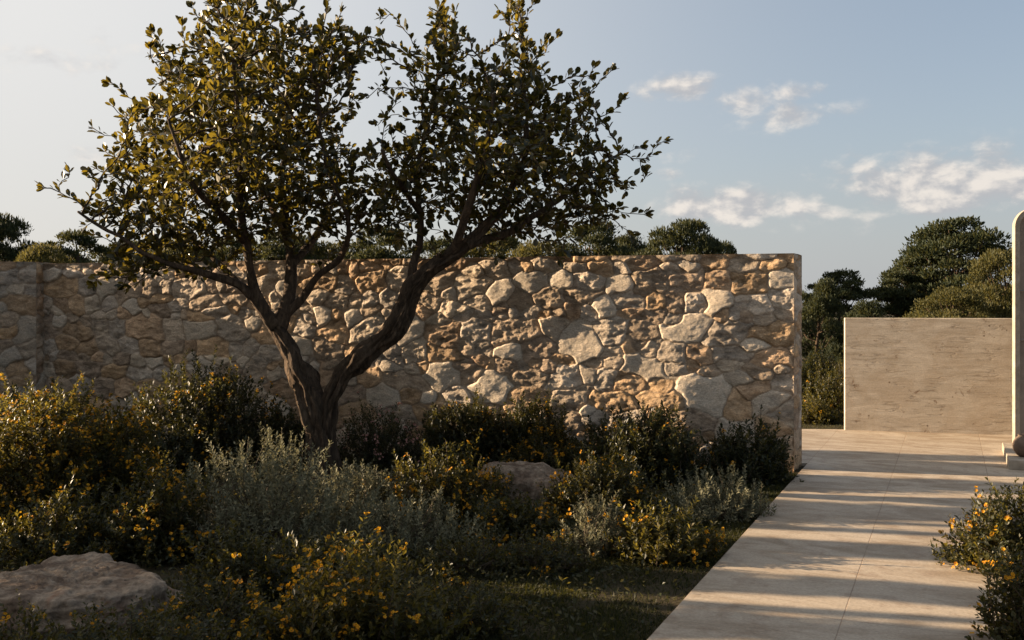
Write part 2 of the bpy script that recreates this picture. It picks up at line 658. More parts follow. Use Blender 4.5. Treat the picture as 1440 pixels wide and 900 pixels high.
def resample(pts, radii, step):
    """Catmull-Rom through the points"""
    pts = np.asarray(pts, float)
    radii = np.asarray(radii, float)
    P = np.vstack([2 * pts[0] - pts[1], pts, 2 * pts[-1] - pts[-2]])
    out, rr = [], []
    for i in range(len(pts) - 1):
        p0, p1, p2, p3 = P[i], P[i + 1], P[i + 2], P[i + 3]
        m = max(2, int(np.linalg.norm(p2 - p1) / step))
        for k in range(m):
            t = k / m
            out.append(0.5 * ((2 * p1) + (-p0 + p2) * t + (2 * p0 - 5 * p1 + 4 * p2 - p3) * t * t + (-p0 + 3 * p1 - 3 * p2 + p3) * t ** 3))
            rr.append(radii[i] * (1 - t) + radii[i + 1] * t)
    out.append(pts[-1])
    rr.append(radii[-1])
    return np.array(out), np.array(rr)


# ------------------------------------------------------------------ ground
def build_ground():
    n = 90
    lin = np.sign(np.linspace(-1, 1, n)) * np.abs(np.linspace(-1, 1, n)) ** 3 * 600
    gx, gyy = np.meshgrid(lin, lin + 8, indexing='ij')
    z = np.zeros_like(gx)
    V = np.stack([gx, gyy, z], -1).reshape(-1, 3)
    idx = np.arange(n * n).reshape(n, n)
    Q = np.stack([idx[:-1, :-1], idx[1:, :-1], idx[1:, 1:], idx[:-1, 1:]], -1).reshape(-1, 4)
    o = mesh_np('ground', V, Q, M['soil'])
    tag(o, 'dark planted soil of the garden beds', 'ground', kind='structure')


build_ground()

PATH_DIR = unit(np.array([1.86, 4.22]))
PATH_P = np.array([0.91, 5.308])
PATH_N = np.array([PATH_DIR[1], -PATH_DIR[0]])      # to the right
PATH_W = 1.62
PATH_ANG = math.atan2(PATH_DIR[1], PATH_DIR[0]) - math.pi / 2


def path_left_x(y):
    return PATH_P[0] + (y - PATH_P[1]) * PATH_DIR[0] / PATH_DIR[1]


def build_paving():
    # one sheet: the path and the terrace it opens into, in the path's own axes
    def loc(p):
        d = np.asarray(p) - PATH_P
        return np.array([d @ PATH_N, d @ PATH_DIR])
    far_l = loc((-3.0, 13.25))
    far_r = loc((16.0, 11.65))
    wall_l = loc((-3.0, 11.0))
    pts = [(0, -9.0), (0, loc((2.77, 9.53))[1] + .45), tuple(wall_l), tuple(far_l), tuple(far_r), (far_r[0] - .2, 2.6), (PATH_W, 3.05), (PATH_W, -9.0)]
    me = bpy.data.meshes.new('paving')
    h = 0.03
    n = len(pts)
    V = [(x, y, h) for x, y in pts] + [(x, y, -0.08) for x, y in pts]
    faces = [tuple(reversed(range(n)))] + [(i, (i + 1) % n, (i + 1) % n + n, i + n) for i in range(n)]
    me.from_pydata(V, [], faces)
    me.materials.append(M['paving'])
    me.update()
    o = bpy.data.objects.new('paving', me)
    COL.objects.link(o)
    o.location = (PATH_P[0], PATH_P[1], 0)
    o.rotation_euler = (0, 0, PATH_ANG)
    tag(o, 'warm beige limestone path opening into the terrace', 'paving', kind='structure')


build_paving()

# ------------------------------------------------------------------ rubble stone walls
PALETTE = np.array([(.25, .195, .145), (.29, .24, .19), (.21, .16, .12), (.33, .275, .215), (.26, .225, .19), (.30, .205, .125),
                    (.27, .185, .12), (.30, .26, .22)])


def stone_sheet(length, height, step, seed, depth=0.05):
    """heights and pigments of a rubble-masonry face: u along, v up"""
    r = np.random.default_rng(seed)
    seeds = []
    v = 0.0
    while v < height + 0.2:
        rh = r.uniform(.10, .235)
        u = -r.uniform(0, .3)
        while u < length + .3:
            w = rh * r.uniform(0.9, 2.3)
            seeds.append((u + w / 2, v + rh / 2 + r.normal() * .035, w * r.uniform(.85, 1.15), rh * r.uniform(.85, 1.2), r.normal() * .22, 0))
            u += w
        v += rh
    # stones that stand out: larger, rounder, paler
    big = []
    k = int(length * 6)
    tries = 0
    while len(big) < k and tries < 2000:
        tries += 1
        c = (r.uniform(0, length), r.uniform(.25, height - .1))
        if all(math.hypot((c[0] - b[0]) * .8, c[1] - b[1]) > .27 for b in big):
            hh = r.uniform(.13, .29)
            big.append((c[0], c[1], hh * r.uniform(1.0, 1.75), hh, r.normal() * .3, 1))
    keep = []
    for s in seeds:
        if all(((s[0] - b[0]) / (.55 * b[2])) ** 2 + ((s[1] - b[1]) / (.55 * b[3])) ** 2 > 1 for b in big):
            keep.append(s)
    S = np.array(keep + big)
    nu, nv = int(length / step) + 1, int(height / step) + 1
    U, Vv = np.meshgrid(np.linspace(0, length, nu), np.linspace(0, height, nv), indexing='ij')
    Pq = np.stack([U, Vv, np.zeros_like(U)], -1)
    wu = U + (fbm(Pq * 3.2, 3, seed + 1) - .5) * .16 + (fbm(Pq * 13, 2, seed + 9) - .5) * .035
    wv = Vv + (fbm(Pq * 3.2 + 31, 3, seed + 2) - .5) * .13 + (fbm(Pq * 13 + 7, 2, seed + 8) - .5) * .035
    f1 = np.full(U.shape, 9.0)
    f2 = np.full(U.shape, 9.0)
    i1 = np.zeros(U.shape, int)
    lu = np.zeros(U.shape)
    lv = np.zeros(U.shape)
    for j, s in enumerate(S):
        rad = 0.62
        a0, a1 = max(0, int((s[0] - rad) / step)), min(nu, int((s[0] + rad) / step) + 2)
        b0, b1 = max(0, int((s[1] - rad) / step)), min(nv, int((s[1] + rad) / step) + 2)
        if a0 >= a1 or b0 >= b1:
            continue
        du, dv = wu[a0:a1, b0:b1] - s[0], wv[a0:a1, b0:b1] - s[1]
        c, sn = math.cos(s[4]), math.sin(s[4])
        x, y = (du * c + dv * sn) / (s[2] * .5), (-du * sn + dv * c) / (s[3] * .5)
        p = 2.3
        d = (np.abs(x) ** p + np.abs(y) ** p) ** (1 / p)
        F1, F2, I1 = f1[a0:a1, b0:b1], f2[a0:a1, b0:b1], i1[a0:a1, b0:b1]
        m1 = d < F1
        m2 = (~m1) & (d < F2)
        F2[m1] = F1[m1]
        F1[m1] = d[m1]
        I1[m1] = j
        lu[a0:a1, b0:b1][m1] = x[m1]
        lv[a0:a1, b0:b1][m1] = y[m1]
        F2[m2] = d[m2]
    e = (f2 - f1)                      # in units of stone half-size
    ns = len(S)
    protr = r.uniform(.35, 1.0, ns)
    protr[S[:, 5] > 0] = r.uniform(.8, 1.15, int((S[:, 5] > 0).sum()))
    tilt = r.normal(size=(ns, 2)) * .22
    cols = PALETTE[r.integers(0, len(PALETTE), ns)] * r.uniform(1.15, 2.0, (ns, 1)) * np.array([1.02, .985, .93])
    pale = S[:, 5] > 0
    cols[pale] = (np.array([.58, .49, .385]) * r.uniform(.72, 1.15, (pale.sum(), 1)) + r.normal(size=(pale.sum(), 1)) * .012)
    orange = (r.random(ns) < .13) & ~pale
    cols[orange] = np.array([.46, .30, .165]) * r.uniform(.7, 1.1, (orange.sum(), 1))
    t = np.clip(e / .24, 0, 1)
    pil = t * t * (3 - 2 * t)
    dome = np.clip(1 - .2 * f1 ** 2, .5, 1)
    rough = (fbm(np.stack([U * 1.0, Vv * 1.7, i1 * 3.7], -1) * 9, 5, seed + 4, .58) - .5)
    ridged = np.abs(fbm(np.stack([U * .7, Vv * 1.6, i1 * 1.9], -1) * 7, 4, seed + 14, .55) - .5)
    rs = np.where(pale[i1], .35, 1.0)
    h = depth * pil * protr[i1] * (dome + tilt[i1, 0] * lu + tilt[i1, 1] * lv) + (rough * .042 - ridged * .042) * rs * (0.35 + .65 * pil)
    mort = np.clip(1.1 - e / .10, 0, 1)[..., None]
    broad = fbm(Pq * 1.1, 3, seed + 21)[..., None]
    col = cols[i1] * (1 + (rough[..., None]) * 1.7 * rs[..., None] - ridged[..., None] * .7 * rs[..., None])
    col = col * (1 - mort) + np.array([.24, .175, .12]) * mort
    col = col * (0.78 + .44 * broad)
    return U, Vv, h, np.clip(col, 0.02, 1)


def grid_faces(nu, nv, off=0):
    idx = np.arange(nu * nv).reshape(nu, nv) + off
    return np.stack([idx[:-1, :-1], idx[1:, :-1], idx[1:, 1:], idx[:-1, 1:]], -1).reshape(-1, 4)


def stone_wall(name, A, B, A2, B2, height, seed, step, label, glow_bulges=()):
    """plan: A->B is the front face (left to right as one looks at it), B->B2 the right end, A2 the back left corner"""
    A, B, A2, B2 = (np.array(q, float) for q in (A, B, A2, B2))
    Vs, Fs, Cs, off = [], [], [], 0
    for k, (P, Q) in enumerate(((A, B), (B, B2), (A2, A))):
        L = np.linalg.norm(Q - P)
        U, Vv, h, col = stone_sheet(L, height, step, seed + 40 * k, 0.028 if k == 0 else 0.028)
        d = (Q - P) / L
        nrm = np.array([d[1], -d[0]])
        if k == 0:
            for (bx, bz, amp, su, sv) in glow_bulges:       # swellings shaped so their left flanks catch more sun
                ub = (bx - P[0]) / d[0]
                h = h + amp * np.exp(-((U - ub) / su) ** 2 - ((Vv - bz) / sv) ** 2)
        fade = np.clip(np.minimum(np.minimum(U, L - U), (height - Vv) * .6) / .03, 0, 1)     # dressed arrises
        h = (h - .02) * (0.3 + .7 * fade)
        X = P[0] + d[0] * U + nrm[0] * h
        Y = P[1] + d[1] * U + nrm[1] * h
        V = np.stack([X, Y, Vv - .02], -1).reshape(-1, 3)
        Vs.append(V)
        Cs.append(col.reshape(-1, 3))
        Fs.append(grid_faces(*U.shape, off))
        off += len(V)
    # top and back
    m = 60
    tp = []
    for t in np.linspace(0, 1, m):
        a, b = A * (1 - t) + B * t, A2 * (1 - t) + B2 * t
        for s in (0, .5, 1):
            p = a * (1 - s) + b * s
            tp.append((p[0], p[1], height - .022 + (.006 * random.random() if s == .5 else 0)))
    tp = np.array(tp)
    Vs.append(tp)
    Cs.append(np.tile([.27, .215, .16], (len(tp), 1)) * rng.uniform(.85, 1.15, (len(tp), 1)))
    Fs.append(grid_faces(m, 3, off))
    off += len(tp)
    bk = np.array([(*A2, -.02), (*B2, -.02), (*B2, height - .024), (*A2, height - .024)])
    Vs.append(bk)
    Cs.append(np.tile([.22, .16, .11], (4, 1)))
    Fs.append(np.array([[0, 3, 2, 1]]) + off)
    o = mesh_np(name, np.concatenate(Vs), [np.concatenate(Fs)], M['rubble'], smooth=True, color=np.concatenate(Cs))
    tag(o, label, 'wall')
    return o


WALL_H = 2.125
WB = at(1116.5, 0, 9.56)[:2]
WA = at(52, 0, 11.95)[:2]
WB2 = at(1127.5, 0, 9.92)[:2]
WA2 = WA + np.array([.12, .36])
wall_dir = unit(WB - WA)


def wall_y(x):
    return WA[1] + (x - WA[0]) * wall_dir[1] / wall_dir[0]


stone_wall('stone_wall', WA + np.array([-.3, .085]), WB, WA2 + np.array([-.3, .085]), WB2, WALL_H, 11, 0.0095,
           'long rough rubble stone wall behind the garden, ending at the path',
           ((1.70, .70, .10, .42, .5), (1.05, 1.1, .035, .2, .25), (-1.35, .95, .03, .22, .3), (2.1, 1.5, .03, .25, .25)))  # swellings added to brighten patches of the face in raking sun
RA = at(51, 0, 11.75)[:2]
stone_wall('stone_wall', RA + np.array([-1.75, -.45]), RA, RA + np.array([-1.75, -.05]), RA + np.array([.03, .45]), WALL_H + .015, 77, 0.014,
           'short stone wall section at the left edge, set forward of the long wall')


# ------------------------------------------------------------------ concrete wall, portal, step, pot
def bevel_box(name, sx, sy, sz, mat, parent=None, loc=(0, 0, 0), rz=0, bev=0.008):
    import bmesh
    bm = bmesh.new()
    bmesh.ops.create_cube(bm, size=1)
    for v in bm.verts:
        v.co = Vector((v.co.x * sx, v.co.y * sy, (v.co.z + .5) * sz))
    bmesh.ops.bevel(bm, geom=bm.edges[:], offset=bev, segments=2, profile=0.6, affect='EDGES')
    me = bpy.data.meshes.new(name)
    bm.to_mesh(me)
    bm.free()
    me.materials.append(mat)
    o = bpy.data.objects.new(name, me)
    COL.objects.link(o)
    o.location = loc
    o.rotation_euler = (0, 0, rz)
    if parent:
        o.parent = parent
    return o


CW_L = at(1188, 0, 12.58)[:2]
cw_ang = math.radians(-14.5)
cd = np.array([math.cos(cw_ang), math.sin(cw_ang)])
cn = np.array([-cd[1], cd[0]])
CWLEN = 5.2
c = CW_L + cd * CWLEN / 2 + cn * .065
cw = bevel_box('concrete_wall', CWLEN, .13, 1.447, M['concrete'], loc=(c[0], c[1], 0), rz=cw_ang, bev=.006)
tag(cw, 'low beige board-marked concrete wall at the far side of the terrace', 'wall')


def build_portal():
    base = at(1427.5, 0, 10.7)[:2]
    root = empty('concrete_portal', (base[0], base[1], .03), math.radians(-4))
    tag(root, 'tall pale concrete portal with a rounded top corner at the right edge', 'portal')
    H, W, t, D, R = 2.62, 1.9, .05, .07, .2
    # frame outline in x,z: left jamb, rounded corner, lintel
    outer, inner = [(0, 0)], [(t, 0)]
    for k in range(13):
        a = math.pi - k / 12 * math.pi / 2
        outer.append((R + R * math.cos(a), H - R + R * math.sin(a)))
        inner.append((R + (R - t) * math.cos(a), H - R + (R - t) * math.sin(a)))
    for k in range(13):
        a = math.pi / 2 - k / 12 * math.pi / 2
        outer.append((W - R + R * math.cos(a), H - R + R * math.sin(a)))
        inner.append((W - R + (R - t) * math.cos(a), H - R + (R - t) * math.sin(a)))
    outer.append((W, 0))
    inner.append((W - t, 0))
    n = len(outer)
    V = []
    for y in (0, D):
        V += [(x, y, z) for x, z in outer] + [(x, y, z) for x, z in inner]
    Q = []
    for i in range(n - 1):
        o0, o1, i0, i1 = i, i + 1, n + i, n + i + 1
        Q += [(o0, o1, i1, i0), (o1 + 2 * n, o0 + 2 * n, i0 + 2 * n, i1 + 2 * n), (o0, o0 + 2 * n, o1 + 2 * n, o1), (i0, i1, i1 + 2 * n, i0 + 2 * n)]
    mesh_np('frame', np.array(V), [np.array(Q)], M['smooth_concrete'], root)
    # recessed back panel
    pv = [(x * .998 + .001, .10, z) for x, z in inner]
    me = bpy.data.meshes.new('back_panel')
    me.from_pydata(pv + [(x, .16, z) for x, _, z in pv], [], [tuple(range(n)), tuple(reversed(range(n, 2 * n)))])
    me.materials.append(M['panel'])
    po = bpy.data.objects.new('back_panel', me)
    COL.objects.link(po)
    po.parent = root
    for z in (1.20, 1.73):
        V, fs = tube(np.array([(t - .02, .035, z), (W / 2, .035, z), (W - t + .02, .035, z)]), [.012] * 3, 10)
        mesh_np('rail', V, fs, M['rail'], root, True)


build_portal()

step_ang = PATH_ANG
sdir = np.array([-math.sin(step_ang), math.cos(step_ang)])
snor = np.array([sdir[1], -sdir[0]])
sp = at(1418.5, 0, 9.55)[:2]
SL, SW = 1.35, 3.0
c = sp + sdir * SL / 2 + snor * SW / 2
st = bevel_box('step_slab', SW, SL, .09, M['smooth_concrete'], loc=(c[0], c[1], .03), rz=step_ang, bev=.006)
tag(st, 'low pale concrete step slab at the foot of the portal', 'step')


def build_pot():
    p = at(1441.5, 0, 9.78)
    prof = [(0.0, 0.0), (.05, 0), (.075, .015), (.105, .06), (.115, .105), (.105, .15), (.08, .185), (.062, .2), (.066, .215), (.055, .215), (.05, .19), (0.0, .17)]
    n = 32
    V, Q = [], []
    for (r, z) in prof:
        for k in range(n):
            a = 2 * math.pi * k / n
            V.append((max(r, .001) * math.cos(a), max(r, .001) * math.sin(a), z))
    for i in range(len(prof) - 1):
        for k in range(n):
            Q.append((i * n + k, i * n + (k + 1) % n, (i + 1) * n + (k + 1) % n, (i + 1) * n + k))
    o = mesh_np('round_pot', np.array(V), [np.array(Q)], M['pot'], smooth=True, loc=(p[0], p[1], .12))
    tag(o, 'small round brown pot standing on the step slab', 'pot')


build_pot()


# ------------------------------------------------------------------ boulders
def boulder(px, base_py, w_px, top_py, depth, seed, label, tilt=0.0, flat=.5):
    Y = gy(base_py)
    w = w_px / F * Y
    h = CH - (top_py - HY) / F * Y
    n_u, n_v = 220, 130
    th = np.linspace(0, 2 * math.pi, n_u, endpoint=False)
    ph = np.linspace(-.15 * math.pi, .5 * math.pi, n_v)
    TH, PH = np.meshgrid(th, ph, indexing='ij')
    d = np.stack([np.cos(PH) * np.cos(TH), np.cos(PH) * np.sin(TH), np.sin(PH)], -1)
    r = np.random.default_rng(seed)
    # split faces: the rock is cut by a set of planes, the flattest one on top
    nn = [(0.05, -.05, 1.0)]
    cc = [.60]
    for q in range(22):
        a = 2.4 * q + r.normal() * .3
        e = r.uniform(-.25, .18) if q % 4 else r.uniform(.45, .75)
        nn.append((math.cos(a) * math.cos(e), math.sin(a) * math.cos(e), math.sin(e)))
        cc.append(r.uniform(.86, 1.04) * (1 if q % 4 else .98))
    nn = unit(np.array(nn))
    dots = np.maximum(np.einsum('uvk,qk->uvq', d, nn), 1e-3)
    qs = np.array(cc) / dots
    pw = 26.0
    rr = (qs ** -pw).sum(-1) ** (-1 / pw)
    rr = np.minimum(rr, 1.4)
    strata = fbm(np.stack([d[..., 0] * .8, d[..., 1] * .8, d[..., 2] * rr * 7], -1) + seed, 3, seed + 11) - .5
    rr = rr * (1 + strata * .13)
    rr = rr * (1 + (fbm(d * 1.4 + seed, 3, seed) - .5) * .16 + (fbm(d * 6 + seed, 6, seed + 3, .66) - .5) * .2 - np.abs(fbm(d * 3.1, 4, seed + 6) - .5) * .22)
    V = d * rr[..., None] * np.array([w / 2, depth / 2, h * 0.97])
    V[..., 2] *= h / V[..., 2].max()
    V[..., 2] += V[..., 0] * tilt
    V = V.reshape(-1, 3)
    idx = np.arange(n_u * n_v).reshape(n_u, n_v)
    nx = np.roll(idx, -1, axis=0)
    Q = np.stack([idx[:, :-1], nx[:, :-1], nx[:, 1:], idx[:, 1:]], -1).reshape(-1, 4)
    x = (px - 720) / F * Y
    o = mesh_np('boulder', V, Q, M['boulder'], smooth=True, loc=(x, Y + depth * .25, 0))
    tag(o, label, 'boulder', 'boulders in the garden bed')
    return o


boulder(70, 890, 330, 814, .8, 3, 'large flat-topped reddish grey boulder at the lower left', .04)
boulder(752, 712, 185, 660, .6, 9, 'smaller sunlit boulder among yellow flowers in mid garden', -.08)


# ------------------------------------------------------------------ the big tree
def crown_poly():
    return np.array([(45, 270), (75, 258), (110, 275), (140, 262), (148, 215), (160, 150), (205, 120), (225, 70), (262, 40), (285, -15), (340, -40), (385, 5), (430, 25), (475, 10),
                     (540, 55), (512, 110), (488, 155), (505, 198), (545, 205), (572, 175), (564, 122), (600, 90), (612, 25), (640, 40), (660, 95), (700, 75), (715, -10), (745, -15), (758, 55), (790, 115), (830, 105),
                     (855, 150), (850, 195), (930, 200), (880, 235), (905, 265), (860, 285), (905, 312), (850, 335), (790, 338), (745, 352), (700, 350), (650, 325), (590, 318),
                     (535, 345), (490, 352), (440, 345), (390, 350), (330, 362), (280, 375), (240, 395), (190, 405), (140, 408), (125, 378), (160, 345), (130, 318), (85, 295)], float)


def in_poly(p, poly):
    x, y = p[:, 0], p[:, 1]
    ins = np.zeros(len(p), bool)
    j = len(poly) - 1
    for i in range(len(poly)):
        xi, yi = poly[i]
        xj, yj = poly[j]
        c = ((yi > y) != (yj > y)) & (x < (xj - xi) * (y - yi) / (yj - yi + 1e-12) + xi)
        ins ^= c
        j = i
    return ins


def poly_dist(p, poly):
    d = np.full(len(p), 1e9)
    for i in range(len(poly)):
        a, b = poly[i - 1], poly[i]
        ab = b - a
        t = np.clip(((p - a) @ ab) / (ab @ ab), 0, 1)
        d = np.minimum(d, np.linalg.norm(p - (a + t[:, None] * ab), axis=1))
    return d


def build_tree():
    r = np.random.default_rng(21)
    TY = 9.15
    root_p = at(455, 678, TY)
    base = np.array([root_p[0], TY, 0])
    root = empty('garden_tree', base)
    tag(root, 'tall twin-stemmed small-leaved tree standing before the stone wall', 'tree')

    def pt(px, py, dy=0):
        return at(px, py, TY + dy)
    k = TY / F
    limbs = [  # (points (px,py,dy), radii in px)
        ([(458, 692, 0), (454, 648, 0), (447, 600, 0), (438, 560, 0), (424, 522, 0), (404, 484, .02), (388, 458, .05)], [31, 25, 23.5, 22, 21, 18, 16]),   # left stem
        ([(456, 655, -.02), (457, 600, -.06), (464, 558, -.07), (486, 525, -.1), (518, 492, -.15), (548, 464, -.2), (568, 430, -.24), (585, 396, -.27), (618, 368, -.3), (655, 345, -.3), (700, 300, -.25), (735, 235, -.15), (745, 150, -.1)],
         [17, 16, 15.5, 16.5, 17.5, 17.5, 16.5, 15, 15, 12, 7.5, 5.5, 4]),
        ([(388, 458, .05), (368, 432, .0), (345, 408, -.1), (312, 391, -.2), (268, 380, -.3), (215, 362, -.4), (160, 335, -.45), (105, 295, -.5)], [13, 9.5, 8, 7, 6, 5, 4, 3]),
        ([(390, 458, .05), (402, 430, .1), (411, 398, .2), (410, 360, .3), (402, 310, .4), (396, 250, .5), (410, 170, .6), (430, 100, .6)], [13, 12, 11, 10, 8.5, 7, 5, 4]),
        ([(372, 437, 0), (360, 408, -.05), (352, 376, -.1), (344, 335, -.1), (338, 270, -.15), (338, 190, -.2), (325, 110, -.2), (318, 60, -.2)], [9, 8.5, 8, 7.5, 6.5, 5.5, 4, 3]),
        ([(400, 445, .08), (428, 416, .1), (455, 386, 0), (478, 362, -.1), (490, 315, -.3), (468, 250, -.4), (448, 175, -.4)], [8, 7, 6, 5.5, 5, 4, 3]),
        ([(572, 420, -.24), (578, 385, -.2), (583, 350, -.1), (592, 300, 0), (590, 240, .2), (605, 160, .3), (618, 90, .3)], [8, 7.5, 7, 6, 5, 4, 3]),
        ([(640, 354, -.3), (655, 310, -.5), (672, 250, -.6), (690, 190, -.7), (700, 130, -.7)], [8, 7, 6, 4.5, 3]),
        ([(655, 345, -.3), (715, 325, -.15), (770, 290, 0), (825, 250, .1), (880, 215, .1)], [8, 6.5, 5.5, 4.5, 3]),
        ([(404, 330, .35), (380, 280, .7), (350, 220, 1.0), (330, 160, 1.1)], [7, 6, 5, 3]),
        ([(410, 375, .25), (450, 320, .7), (470, 250, 1.0), (465, 180, 1.1)], [7, 6, 4.5, 3]),
        ([(345, 340, -.1), (300, 290, -.6), (260, 230, -.9), (240, 170, -.9)], [6, 5, 4, 3]),
        ([(620, 367, -.3), (650, 320, .3), (670, 260, .8), (690, 200, 1.0)], [6, 5, 4, 3]),
        ([(345, 408, -.1), (300, 360, .3), (250, 310, .6), (200, 270, .7)], [5, 4.5, 3.5, 3]),
        ([(592, 300, 0), (555, 250, -.5), (535, 210, -.7)], [5, 4, 3]),
    ]
    acc = Acc()
    nodes, par, rad = [], [], []
    first_of = {}
    for li, (pts, rp) in enumerate(limbs):
        W = np.array([pt(*q) for q in pts])
        R_ = np.array(rp) * k * np.linspace(.9, .62, len(rp))
        P, R2 = resample(W, R_, .035)
        wob = (np.stack([fbm(P * 2.3 + li, 3, 90), fbm(P * 2.3 + li, 3, 91), fbm(P * 2.3 + li, 3, 92)], -1) - .5) * .12
        fade = np.clip(np.arange(len(P)) / 12, 0, 1)[:, None]
        P = P + wob * fade * (0.9 if li < 2 else 1.0)
        big = li < 2
        V, fs = tube(P, R2, 56 if big else 14, li * 3.1, .6 if big else .25)
        acc.add(V - base, fs)
        # skeleton for twig growth
        ids = list(range(0, len(P), 3))
        prev = -1
        for i in ids:
            nodes.append(P[i])
            rad.append(R2[i])
            par.append(prev)
            prev = len(nodes) - 1
    trunk = acc.build('trunk', M['bark'], root, True)
    # roots flare
    # attractors
    poly = crown_poly()
    A = []
    while len(A) < 7000:
        q = np.stack([r.uniform(40, 945, 4000), r.uniform(-45, 415, 4000)], -1)
        q = q[in_poly(q, poly)]
        d = poly_dist(q, poly)
        q, d = q[d > 15], d[d > 15]
        thick = np.clip(.12 + .0105 * d, 0, 1.3)
        dy = r.uniform(-1, 1, len(q)) * thick
        for a, b in zip(q, dy):
            A.append(at(a[0], a[1], TY + b))
    A = np.array(A[:7000])
    # explicit shoots past the outline
    shoots = [((325, 110), (285, -25), -.2), ((335, 100), (345, -60), .1), ((390, 110), (378, 5), .3), ((430, 110), (483, 12), .5), ((470, 130), (548, 52), .3), ((490, 170), (545, 95), .1),
              ((610, 110), (622, 12), .3), ((700, 130), (738, -22), -.5), ((735, 150), (772, 55), -.2), ((770, 200), (832, 100), 0), ((800, 210), (880, 138), .1),
              ((850, 225), (940, 198), .1), ((840, 270), (912, 258), 0), ((830, 310), (912, 302), -.1), ((130, 300), (46, 265), -.5), ((200, 220), (150, 138), -.3), ((230, 130), (212, 62), -.2),
              ((250, 100), (252, 30), -.1), ((200, 260), (140, 208), .2), ((190, 370), (125, 405), -.2), ((240, 380), (170, 412), -.5), ((740, 330), (790, 372), -.4), ((690, 335), (700, 372), -.4),
              ((660, 110), (650, 40), -.6), ((560, 170), (548, 112), -.5), ((840, 300), (893, 335), .2)]
    for q in range(95):
        e = r.integers(len(poly))
        t = r.random()
        b = poly[e - 1] * (1 - t) + poly[e] * t
        if (b[1] > 340 and r.random() < .6) or (b[0] < 135 and b[1] > 240) or b[0] > 890:
            continue
        o = unit(b - np.array([520, 330])) + np.array([0, -.55]) + r.normal(size=2) * .25
        o = unit(o)
        shoots.append((tuple(b - o * 34), tuple(b + o * r.uniform(8, 46)), r.normal() * .35))
    ex = []
    for (a, b, dy) in shoots:
        for t in np.linspace(0.1, 1, 9):
            q = np.array(a) * (1 - t) + np.array(b) * t
            ex.append(at(q[0], q[1], TY + dy))
    A = np.vstack([A, np.array(ex)])
    nodes = [np.array(n) for n in nodes]
    D, infl, kill = .07, .6, .095
    alive = np.ones(len(A), bool)
    N = np.array(nodes)
    n0 = len(N)
    # nearest node bookkeeping
    best = np.full(len(A), 1e9)
    bi = np.zeros(len(A), int)

    def upd(newpts, off):
        for s in range(0, len(newpts), 200):
            dd = np.linalg.norm(A[:, None] - newpts[None, s:s + 200], axis=2)
            j = dd.argmin(1)
            m = dd[np.arange(len(A)), j]
            b = m < best
            best[b] = m[b]
            bi[b] = j[b] + off + s
    upd(N[:], 0)
    grown = np.zeros(len(N), int)
    for it in range(110):
        alive &= best > kill
        act = alive & (best < (1.6 if it < 6 else infl))
        if not act.any():
            break
        ids = np.unique(bi[act])
        new = []
        npar = []
        for i in ids:
            if grown[i] > 4:
                continue
            m = act & (bi == i)
            g = unit(A[m] - N[i]).sum(0)
            g = g / max(np.linalg.norm(g), 1e-6) + r.normal(size=3) * .22 + np.array([0, 0, .12])
            g /= np.linalg.norm(g)
            new.append(N[i] + g * D)
            npar.append(i)
            grown[i] += 1
        if not new:
            break
        new = np.array(new)
        off = len(N)
        N = np.vstack([N, new])
        par += npar
        rad += [0.0] * len(new)
        grown = np.concatenate([grown, np.zeros(len(new), int)])
        upd(new, off)
    par = np.array(par)
    n = len(N)
    kids = [[] for _ in range(n)]
    for i in range(n):
        if par[i] >= 0:
            kids[par[i]].append(i)
    rp = np.zeros(n)
    for i in range(n - 1, n0 - 1, -1):
        s = sum(rp[c] ** 2.3 for c in kids[i] if c >= n0)
        rp[i] = max(.0038, s ** (1 / 2.3) if s > 0 else .0038)
        rp[i] = min(rp[i] * 1.004, .028)
    # twig tubes: follow chains
    acc = Acc()
    done = np.zeros(n, bool)
    for i in range(n0, n):
        if done[i]:
            continue
        chain = [par[i], i]
        done[i] = True
        c = i
        while True:
            nx = [q for q in kids[c] if not done[q]]
            if not nx:
                break
            c = max(nx, key=lambda q: rp[q])
            done[c] = True
            chain.append(c)
        P = N[chain]
        R_ = np.array([rp[q] if q >= n0 else rp[i] for q in chain])
        V, fs = tube(P, R_, 5)
        acc.add(V - base, fs)
    acc.build('twigs', M['bark'], root, True)
    # leaves
    thin = np.array([i for i in range(n0, n) if rp[i] < .0125])
    dirs = unit(N[thin] - N[par[thin]])
    tip = np.array([len(kids[i]) == 0 for i in thin])
    cen = np.array([at(520, 300, TY)[0], TY, at(520, 330, TY)[2]])
    LP, LD, LN, LL = [], [], [], []
    for (mask, cnt, spread) in ((~tip, 3, 1.0), (tip, 8, .8)):
        ii = np.where(mask)[0]
        for kk in range(cnt):
            sel = ii if (cnt > 3 or kk < 2) else ii[r.random(len(ii)) < .98]
            t = r.uniform(0, 1, (len(sel), 1))
            p = N[thin[sel]] - dirs[sel] * D * t * (0.9 if cnt == 3 else .5)
            side = r.normal(size=(len(sel), 3))
            side -= (side * dirs[sel]).sum(1, keepdims=True) * dirs[sel]
            side = unit(side)
            out = unit(p - cen)
            d = unit(dirs[sel] * .75 + side * spread * .85 + np.array([0, 0, .28]) + out * .2)
            nn = unit(np.array([0, 0, 1.0]) + dirs[sel] * .5 + r.normal(size=(len(sel), 3)) * .55)
            LP.append(p + d * .012)
            LD.append(d)
            LN.append(nn)
            LL.append(r.uniform(.045, .095, len(sel)))
    LP, LD, LN, LL = np.concatenate(LP), np.concatenate(LD), np.concatenate(LN), np.concatenate(LL)
    V, fs = scatter(LP, LD, LN, LL, LL * .60, LEAF6)
    mesh_np('crown', V - base, fs, M['tree_leaf'], root)
    sc['tree_leaves'] = len(LP)


build_tree()


